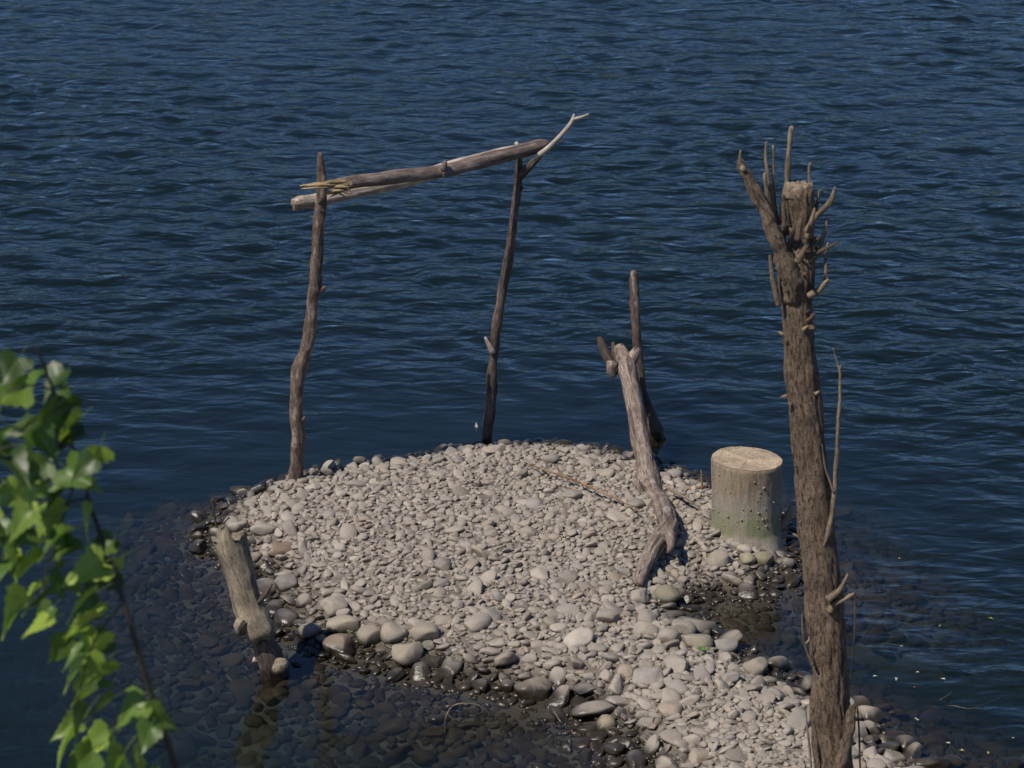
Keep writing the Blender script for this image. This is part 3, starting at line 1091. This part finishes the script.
for i in range(rings + 1):
    u = i / rings
    for k_ in range(SEG):
        th = 2 * math.pi * k_ / SEG
        src = mb.v[rim0 + k_]
        c0 = np.array([topc[0], topc[1], topc[2]])
        q = c0 + (src - c0) * (1 - u)
        q = q + np.array([0, 0, 0.002 + 0.006 * mnoise.noise(Vector((q[0] * 12, q[1] * 12, 1))) * min(1, u * 5) + 0.003 * mnoise.noise(Vector((q[0] * 40, q[1] * 40, 2))) * min(1, u * 5)])
        cf.v.append(q); cf.co.append((q[0] - topc[0], q[1] - topc[1], 0.0))
    if i:
        b0, b1 = (i - 1) * SEG, i * SEG
        for k_ in range(SEG):
            cf.f.append((b0 + k_, b0 + (k_ + 1) % SEG, b1 + (k_ + 1) % SEG, b1 + k_))
cf.build('cut_face', M_SAWN, t, 'flat tan sawn top')
MB().px([(778, 528, 6), (786, 522, 5.5), (790, 510, 3), (791, 506, 1.5)], float(ST[1]) - 0.02, seg=9, rough=.3, seed=15, freq=30).build('root_spur', M_STAKE, t, 'pale torn root spur')
MB().px([(770, 536, 5), (778, 537, 6), (786, 531, 2)], float(ST[1]) - 0.05, seg=9, rough=.3, seed=15.4, freq=30).build('root_spur', M_STAKE, t)

# ------------------------------------------------------------------ grey stake on the left shore
sp_ = G(276, 679, -0.01)
t = empty('tree_stake', sp_, 'short thick grey stake with a notched top leaning at the left water edge', 'stake')
Yk = float(sp_[1])
MB().px([(264, 637, 13), (260, 630, 17.5), (255, 621, 17.5), (250, 609, 15.2), (246, 596, 15), (241, 578, 14.8), (236, 560, 15.2), (231, 545, 16.5), (229, 535, 17.5)], [Yk, Yk, Yk + .005, Yk + .01, Yk + .02, Yk + .03, Yk + .04, Yk + .05, Yk + .055],
        seg=30, rough=0.09, seed=16.2, ridge=0.08, ragged=(0.03, 0.045), step=.015, freq=16).build('trunk', M_STAKE, t)
wf_ = MB().px([(278, 690, 15), (275, 672, 15), (270, 656, 13.5), (262, 636, 12)], [Yk + .03, Yk + .03, Yk + .03, Yk + .03], seg=20, rough=0.16, seed=17, freq=16).build('wet_foot', M_POSTD, t, 'dark wet foot below the stripped bark')
MB().px([(277, 668, 8), (282, 665, 7.5), (286, 662, 4)], [Yk, Yk - .02, Yk - .03], seg=12, rough=.2, seed=17.5).build('root_knob', M_STAKE, wf_, 'sunlit round root knob')
MB().px([(243, 622, 7), (240, 626, 7), (241, 634, 4)], [Yk - .05, Yk - .06, Yk - .05], seg=10, rough=.3, seed=17.8, freq=30).build('bark_curl', M_STAKE, t)
MB().px([(256, 604, 3), (266, 594, 2), (272, 584, 1.2)], [Yk - .02, Yk - .0, Yk + .02], seg=7, seed=18).build('side_twig', M_TWIG, t)
p = GZ(217, 532)
whole(MB().px([(218, 534, 1.2), (215, 518, 1.1), (213, 503, 1.0), (213, 500, 1.7)], float(p[1]), seg=6, seed=18.4, rough=.2), 'twig', M_TWIG, p, 'thin dark upright twig behind the grey stake', 'twig')
p = GZ(248, 530)
whole(MB().px([(245, 540, 1.3), (248, 528, 1.2), (247, 520, .8)], float(p[1]), seg=6, seed=18.7), 'twig', M_TWIG, p, 'short dark twig right behind the notched top of the grey stake', 'twig')

# ------------------------------------------------------------------ dead tree in front
YT = 9.95
tb = P(836, 800, YT)
t = empty('dead_tree', (tb[0], tb[1], hz(tb)), 'tall topped dead tree trunk with cut shoots round its head, standing at the right', 'tree')
mb = MB()
mb.px([(842, 880, 21.60), (838, 820, 19.80), (834, 775, 18.45), (831, 735, 18.00), (829, 705, 18.90), (830, 675, 17.55), (826, 630, 18.31), (823, 590, 17.85), (818, 545, 17.21), (813, 500, 16.67), (809, 455, 16.67),
       (806, 420, 16.30), (802, 380, 16.48), (799, 345, 15.57), (797, 310, 15.57), (796, 280, 18.05), (797, 262, 17.10), (800, 240, 11.21), (801, 228, 12.35), (801, 213, 14.25), (799, 198, 14.44), (799, 189, 13.77)],
      [YT] * 22, seg=64, rough=0.10, seed=20.3, ridge=0.13, ragged=(0, 0.02), step=.012, freq=12)
mb.build('trunk', M_BARK, t)
MB().px([(799, 196, 14.3), (799, 189, 13.8), (799.5, 184, 12.8)], YT, seg=40, rough=.1, seed=20.9, ragged=(0, .02), step=.006, freq=30, ridge=.1).build('cut_top', M_CUT, t, 'rough sawn top of the trunk')


def br(lst, name='shoot', mat=M_SHOOT, dy=0.0, seed=0.0, seg=9, kw_parent=None, **kw):
    n_ = len(lst)
    if name != 'branch': lst = [(a_, b_, r_ * (.74 if q_ < n_ - 1 else .55)) for q_, (a_, b_, r_) in enumerate(lst)]
    yy = dy if isinstance(dy, (list, tuple)) else [dy] * n_
    return MB().px(lst, [YT + q for q in yy], seg=seg, seed=seed, rough=kw.pop('rough', .26), freq=kw.pop('freq', 45), step=.008, ragged=kw.pop('ragged', (0, .007)), **kw).build(name, mat, kw_parent or t)


bigb = br([(797, 300, 10), (789, 272, 10), (779, 245, 8.5), (768, 218, 7), (757, 196, 6.2), (748, 178, 5.8), (742, 168, 5), (740, 160, 3)], 'branch', M_BARK, [-.03, -.06, -.07, -.08, -.08, -.08, -.08, -.08], 21.1, 14, ridge=.08)
br([(743, 170, 3.5), (740, 160, 2.2), (740.5, 151, 1.6)], 'branch_tip', M_SHOOT, -.08, 21.5, 8, kw_parent=bigb)
br([(744, 171, 3.2), (742, 168, 4.0), (741, 167, 3)], 'cut_scar', M_CUT, -.10, 21.6, 10, kw_parent=bigb)
br([(775, 228, 4), (772, 208, 3.1), (769, 185, 2.7), (766, 160, 2.3), (766, 142, 2.0)], 'shoot', M_SHOOT, -.02, 22.0)
br([(778, 225, 3.5), (775, 205, 2.6), (774, 180, 2.2), (773, 158, 1.9), (773, 146, 1.6)], 'shoot', M_SHOOT, -.0, 22.3)
br([(769, 215, 3.6), (767, 195, 3.0), (765, 178, 2.6), (765, 173, 2.2)], 'shoot', M_SHOOT, -.05, 22.6)
br([(783, 250, 4.5), (783, 215, 4), (787, 180, 3.8), (789, 152, 3.6), (791, 130, 3.4), (791, 127, 3.0)], 'shoot', M_SHOOT, .02, 22.9, 11)
br([(810, 200, 3.2), (810, 185, 2.6), (809, 172, 2.3), (809.5, 163, 2.0)], 'shoot', M_SHOOT, .03, 23.2)
br([(809, 238, 6), (811, 226, 5), (816, 217, 4), (825, 208, 3.8), (831, 200, 3.2), (835, 187, 1.6)], 'shoot', M_SHOOT, -.06, 23.5, 11)
br([(806, 232, 4), (811, 222, 3.8), (815, 208, 3)], 'shoot', M_SHOOT, -.09, 23.8)
br([(815, 214, 3), (818, 200, 2.5), (819, 190, 2)], 'shoot', M_SHOOT, 0, 24.1)
br([(810, 262, 5), (818, 250, 4), (824, 235, 3), (827, 220, 2)], 'shoot', M_SHOOT, -.05, 24.4)
br([(805, 255, 4), (815, 254, 3.2), (823, 250, 2.7), (831, 246, 2.2), (840, 240.5, 1.0)], 'shoot', M_TWIG, -.08, 24.7)
br([(808, 296, 5), (818, 291, 4.2), (825, 283, 3.4), (826, 268, 2.3), (826, 252, 1.8), (828, 242, 1.2)], 'shoot', M_SHOOT, -.06, 25.0)
br([(818, 292, 3), (826, 282, 2.5), (830, 279, 1.4)], 'shoot', M_SHOOT, -.08, 25.2)
br([(779, 305, 4.5), (774, 285, 3.6), (771, 265, 2.8), (770, 255, 2)], 'shoot', M_BARK, -.05, 25.5)
br([(775, 245, 3), (768, 235, 2.6), (763, 224, 1.8)], 'shoot', M_BARK, -.07, 25.8)
br([(786, 235, 4), (784, 215, 3.4), (783, 195, 3)], 'shoot', M_BARK, -.04, 26.1)
br([(797, 240, 4.5), (800, 225, 3.6), (802, 212, 2)], 'shoot', M_BARK, -.13, 26.4)
br([(797, 262, 5), (803, 252, 4), (808, 246, 2.2)], 'shoot', M_BARK, -.13, 26.6)
hr = random.Random(77)
for _ in range(18):
    a = hr.uniform(784, 814); b = hr.uniform(222, 330)
    dx_ = hr.uniform(2, 7) * (1 if a > 798 else -1); dy_ = hr.uniform(-9, 2)
    rr_ = hr.uniform(2.0, 4.2)
    br([(a, b, rr_ * 1.3), (a + dx_ * .6, b + dy_ * .5, rr_), (a + dx_, b + dy_, rr_ * .6)], 'branch_stub', hr.choice([M_BARK, M_BARK, M_TWIG]), [-.04, -.075, -.085], hr.uniform(0, 40), 8, rough=.35)
for (a, b, c_, d_) in [(787, 396, 781, 397), (815, 394, 820, 391), (783, 335, 778, 332), (791, 288, 795, 292), (785, 283, 782, 281), (793, 274, 798, 272), (760, 210, 757, 209), (770, 238, 767, 236), (803, 330, 808, 326)]:
    br([(a, b, 3.2), ((a + c_) / 2, (b + d_) / 2, 2.3), (c_, d_, 1.1)], 'branch_stub', M_SHOOT, -.06, random.uniform(0, 30), 7)
sh_ = br([(823, 545, 5), (829, 530, 4), (833, 505, 3.3), (836, 470, 3.1), (838, 430, 2.7), (840, 395, 2.3), (840, 366, 1.9)], 'shoot', M_SHOOT, -.05, 27.0, 10)
br([(840, 375, 1.4), (837, 362, 1.1), (833, 349, .7)], 'twig', M_SHOOT, -.05, 27.2, 6, kw_parent=sh_)
br([(834, 492, 2.2), (829, 478, 1.8), (825, 466, 1.5), (822, 445, 1)], 'twig', M_SHOOT, -.06, 27.4, 7, kw_parent=sh_)
br([(830, 612, 5.5), (836, 603, 4), (846, 598, 3.6), (855, 593, 2)], 'branch_stub', M_SHOOT, -.07, 27.7, 9)
br([(828, 600, 6), (838, 592, 4.4), (844, 583, 3.2), (848, 574, 2.4)], 'branch_stub', M_SHOOT, -.08, 28.0, 9)
br([(855, 593, 1.4), (855, 625, 1.3), (853, 650, 1.2), (850, 680, .8)], 'twig', M_TWIG, -.07, 28.2, 6)
tw_ = br([(813, 665, 2.5), (807, 652, 1.7), (803, 635, 1.5), (802, 614, 1.2)], 'twig', M_SHOOT, -.07, 28.4, 7)
br([(805, 644, 1.2), (809, 640, 1.2), (809, 637, .8)], 'twig_fork', M_SHOOT, -.07, 28.6, 6, kw_parent=tw_)
br([(812, 790, 2), (811, 765, 1.7), (808, 735, 1.6), (805, 705, 1.0)], 'twig', M_SHOOT, -.08, 28.8, 7)
br([(836, 775, 7), (843, 755, 6), (848, 735, 5.5), (851, 715, 4.5), (852, 706, 3)], 'branch', M_BARK, -.07, 29.0, 12)
br([(861, 790, 1.6), (860, 765, 1.5), (859, 730, 1.4), (857, 703, 1.1)], 'twig', M_TWIG, -.05, 29.3, 6)

# ------------------------------------------------------------------ reed, sticks and leaves lying about
def lying(lst, lift=0.02, **kw):
    pts, rad = [], []
    for (a, b, r) in lst:
        p = GZ(a, b); p[2] = p[2] + lift
        pts.append(p); rad.append(r * mpp(p))
    return MB().tube(pts, rad, **kw), pts[0]


mb, b0 = lying([(528, 472, .5), (550, 480, .9), (575, 489, 1.1), (600, 500, 1.0), (620, 509, .9), (640, 521, .5)], 0.045, seg=7, seed=30, rough=.1)
whole(mb, 'dry_reed', M_REED, b0, 'long orange-brown dry reed lying across the gravel left of the driftwood log', 'reed')
mb, b0 = lying([(668, 500, 1.6), (680, 506, 1.5), (692, 513, 1)], 0.06, seg=7, seed=31)
whole(mb, 'stick', M_SHOOT, b0, 'short tan stick on the gravel between the driftwood log and the stump', 'stick')
mb, b0 = lying([(778, 541, 1.5), (790, 546, 1.4), (802, 552, 1.2)], 0.07, seg=7, seed=32)
whole(mb, 'stick', M_SHOOT, b0, 'short pale stick on wet stones right of the stump', 'stick')
p = GZ(695, 480)
whole(MB().px([(701, 500, 1.4), (702, 485, 1.2), (701, 470, .6)], float(p[1]) - .3, seg=6, seed=33), 'twig', M_REED, p, 'short upright rusty twig at the water edge left of the stump', 'twig')


def at_water(lst, zs, **kw):
    pts = [G(a, b, z) for (a, b, r), z in zip(lst, zs)]
    return MB().tube(pts, [r * mpp(p) for (a, b, r), p in zip(lst, pts)], **kw), pts[0]


mb, b0 = at_water([(445, 733, .5), (446, 717, .8), (453, 706, .9), (465, 703.5, .9), (480, 706, .7), (492, 717, .4)], [-.01, .03, .05, .06, .04, -.005], seg=7, seed=34, rough=.2)
whole(mb, 'twig', M_SHOOT, b0, 'thin pale curved twig poking out of the water at the near shore', 'twig')
mb, b0 = at_water([(946, 706, .35), (955, 706, .55), (970, 709, .55), (985, 704, .5), (1001, 698, .35)], [.01, .015, .012, .02, .01], seg=6, seed=35, rough=.2)
whole(mb, 'twig', M_SHOOT, b0, 'thin pale twig afloat at the lower right', 'twig')
mb, b0 = at_water([(940, 700, .5), (947, 696, .7), (952, 692, .5)], [.008, .015, .01], seg=6, seed=35.6, rough=.2)
whole(mb, 'twig', M_SHOOT, b0, 'tiny pale forked twig afloat left of the longer floating twig', 'twig')


def leaf_mesh(name, L, W, fold=0.25, curl=0.15, seed=0, tipw=1.0):
    """deltoid leaf along +Y with a folded midrib, toothed rim and a short stalk; base at the origin"""
    r = np.random.default_rng(seed)
    nL, nW = 12, 4
    vs, fs = [], []
    for i in range(nL + 1):
        u = i / nL
        w = W * 0.5 * (min(1, (u + .03) / .2) ** 0.6 * (1 - u) ** 1.15 * 1.32)
        w = max(w, 0.0004)
        for j in range(-nW, nW + 1):
            v = j / nW
            ww = w * (1 + (0.1 * ((i % 2) * 2 - 1) if abs(j) == nW else 0))
            x = v * ww
            z = abs(x) * fold - curl * L * (u ** 2) + 0.02 * L * math.sin(u * 9 + v * 3 + seed)
            y = u * L - abs(v) * 0.10 * L * (1 - u)
            vs.append((x, y, z))
    k = 2 * nW + 1
    for i in range(nL):
        for j in range(k - 1):
            fs.append((i * k + j, i * k + j + 1, (i + 1) * k + j + 1, (i + 1) * k + j))
    # stalk: a thin three-sided tube
    b = len(vs)
    for (y, rr_) in ((-0.45 * L, .0007), (0.1 * L, .0006)):
        for q in range(3):
            th = q * 2.094
            vs.append((math.cos(th) * rr_, y, math.sin(th) * rr_ - 0.0006))
    for q in range(3):
        fs.append((b + q, b + (q + 1) % 3, b + 3 + (q + 1) % 3, b + 3 + q))
    me = bpy.data.meshes.new(name)
    me.from_pydata(vs, [], fs)
    me.polygons.foreach_set('use_smooth', [True] * len(me.polygons))
    me.update()
    return me


def small_leaf(px, py, size, mat, label, z=None, rot=0.0, tilt=0.3, group=None, name='dead_leaf'):
    p = GZ(px, py) if z is None else G(px, py, z)
    m_ = leaf_mesh(name, size, size * .7, .3, .25, seed=int(px))
    m_.materials.append(mat)
    o = link(name, m_)
    o.location = Vector(p) + Vector((0, 0, 0.03 if z is None else 0.006))
    o.rotation_euler = (tilt, 0.2, rot)
    return tag(o, label, 'leaf', group)


small_leaf(309, 466, .06, M_DEADLEAF, 'bright orange-brown dead leaf right of the left post foot', rot=-1.4, tilt=.6)
small_leaf(490, 438, .055, M_PALELEAF, 'pale curled dry leaf at the foot of the right post', rot=-.6, tilt=1.0)
small_leaf(476, 428, .028, M_PALELEAF, 'small pale leaf in the water just left of the right post', z=.0, rot=.3, tilt=1.2)
small_leaf(690, 496, .04, M_DEADLEAF, 'rusty dead leaf on wet stones left of the stump', rot=1.0, tilt=.5)
sprig = [(696, 657), (703, 654), (708, 658)]
p = GZ(702, 656)
t = empty('green_sprig', p, 'tiny bright green sprig among the stones by the blue-grey cobble', 'plant')
for i, (a, b) in enumerate(sprig):
    m_ = leaf_mesh('leaf', .034, .016, .3, .3, seed=40 + i)
    m_.materials.append(M_SPRIG)
    o = bpy.data.objects.new('leaf', m_); COL.objects.link(o); o.parent = t
    o.location = ((i - 1) * .012, -0.01, .035); o.rotation_euler = (.5, 0, [1.2, 0.1, -1.3][i])
FL = [(900, 558, 'yellow'), (990, 618, 'green'), (902, 646, 'pale'), (914, 687, 'orange'), (918, 672, 'pale'), (944, 679, 'pale'), (874, 676, 'pale'), (961, 750, 'yellow'), (988, 752, 'yellow'), (940, 625, 'green'),
      (915, 718, 'pale'), (918, 720, 'pale'), (1013, 738, 'pale'), (896, 678, 'pale'), (949, 743, 'pale')]
fm = {}
for kind_, mt in (('yellow', plain_material('yellow_leaf', (.36, .28, .08))), ('green', plain_material('floating_green_leaf', (.2, .26, .05))), ('pale', M_PALELEAF), ('orange', M_DEADLEAF)):
    m_ = leaf_mesh('floating_leaf', .018, .012, .3, .2, seed=3)
    m_.materials.append(mt)
    fm[kind_] = m_
for i, (a, b, kind_) in enumerate(FL):
    o = link('floating_leaf', fm[kind_])
    o.location = Vector(G(a, b, 0.008)); o.rotation_euler = (random.uniform(-.3, .3), random.uniform(-.3, .3), random.uniform(0, 6.28))
    o.scale = [random.uniform(.6, 1.2)] * 3
    where = 'farther out beyond the dead tree' if b < 640 else ('close to the lower right corner' if b > 730 else 'right of the dead tree')
    tag(o, f'tiny {kind_} leaf afloat on the dark water {where}', 'leaf', 'little leaves floating on the water')

# ------------------------------------------------------------------ leafy sapling close to the camera
YS = 5.0
stem_px = [(290, 1330, 7.5), (250, 1100, 6.5), (205, 860, 4.6), (176, 768, 3.6), (150, 690, 3.2), (124, 602, 3.0), (104, 545, 2.7), (88, 498, 2.4), (72, 446, 2.1), (56, 398, 1.8), (44, 365, 1.5), (36, 345, 1.0)]
root = P(290, 1330, YS)
t = empty('leafy_sapling', (root[0], root[1], hz(root)), 'fresh green leafy sapling leaning into the left of the picture, close and out of focus', 'sapling')
st = MB()
pts = [P(a, b, YS + 0.05 * math.sin(i)) for i, (a, b, r) in enumerate(stem_px)]
rad = [r * mpp(p) for (a, b, r), p in zip(stem_px, pts)]
gp = np.array([root[0] + .03, root[1], hz(root) - .05])
st.tube([gp] + pts, [rad[0] * 1.3] + rad, seg=9, rough=.08, seed=50, step=.03)
st.build('stem', M_STEM, t)
side = [[(72, 446, 1.4), (45, 440, 1.2), (15, 445, 1.0), (-25, 455, .7)], [(88, 498, 1.4), (60, 505, 1.1), (30, 520, .9), (-15, 528, .6)], [(62, 420, 1.2), (78, 400, 1.0), (92, 405, .7)],
        [(80, 470, 1.4), (62, 520, 1.1), (48, 565, 1.0), (38, 610, .6)], [(124, 602, 1.3), (108, 620, 1.0), (90, 650, .8), (80, 690, .6)], [(150, 690, 1.2), (125, 710, 1.), (100, 740, .8), (85, 775, .6)],
        [(52, 390, 1.2), (30, 385, 1), (0, 395, .8), (-30, 410, .6)], [(104, 545, 1.2), (112, 540, .9), (122, 545, .6)], [(170, 750, 1.1), (150, 745, .9), (130, 760, .7)]]
sbr = []
for i, sd in enumerate(side):
    sb_ = MB().px(sd, [YS, YS - .03 + .02 * (i % 3), YS - .05 + .05 * (i % 3), YS - .06 + .06 * (i % 3)], seg=6, seed=51 + i, step=.03).build('side_branch', M_STEM, t); sbr.append((sd, sb_))
LEAVES = [(22, 350), (30, 378), (8, 385), (48, 372), (74, 384), (60, 402), (84, 412), (88, 430), (102, 438), (30, 408), (10, 418), (-8, 400), (42, 428), (22, 440), (4, 452), (-12, 440), (52, 452), (36, 470),
          (70, 462), (14, 480), (-6, 490), (52, 486), (82, 480), (30, 505), (10, 520), (-10, 515), (58, 512), (44, 535), (20, 548), (96, 505), (72, 535), (60, 560), (38, 575), (48, 600), (28, 592), (112, 535),
          (122, 552), (104, 556), (92, 585), (100, 606), (86, 622), (74, 634), (104, 632), (92, 650), (78, 668), (100, 676), (118, 690), (146, 690), (90, 700), (76, 716), (104, 722), (92, 742), (128, 742), (118, 766),
          (84, 760), (150, 722), (150, 765), (66, 590), (0, 540), (66, 430)]
lm = [leaf_mesh('leaf', .074, .064, .22 + .1 * i, .12 + .08 * i, seed=60 + i) for i in range(5)]
for m_ in lm: m_.materials.append(M_LEAF)
rl = random.Random(33)
LEAVES += [(a + rl.uniform(-16, 16), b + rl.uniform(-14, 18)) for a, b in rl.sample(LEAVES, 36)]
tl_ = Vector(t.location)
for i, (a, b) in enumerate(LEAVES):
    o = bpy.data.objects.new('leaf', lm[i % 5]); COL.objects.link(o)
    own = min(sbr, key=lambda q: min(math.hypot(a - u[0], b - u[1]) for u in q[0]))[1]
    o.parent = own
    p = P(a + rl.uniform(-5, 5), b + rl.uniform(-5, 5) + 6, YS + rl.uniform(-.13, .10))
    # leaves hang: the blade points down and outwards, its face turned to the sky and the sun at many tilts
    az = rl.uniform(0.4, 2.7) if rl.random() < .75 else rl.uniform(-2.8, 0)
    out = Vector((-math.sin(az), math.cos(az) * 0.8 - 0.5, rl.uniform(-1.1, -.15))).normalized()
    nrm = Vector((rl.uniform(-1.0, .9), rl.uniform(-1.0, .6), rl.uniform(.1, 1.0)))
    x = out.cross(nrm).normalized(); nz_ = x.cross(out)
    o.matrix_parent_inverse = Matrix.Identity(4)
    M = Matrix((x, out, nz_)).transposed().to_4x4()
    s_ = rl.uniform(.75, 1.2)
    o.matrix_local = Matrix.Translation(Vector(p)) @ M @ Matrix.Diagonal((s_, s_, s_, 1))
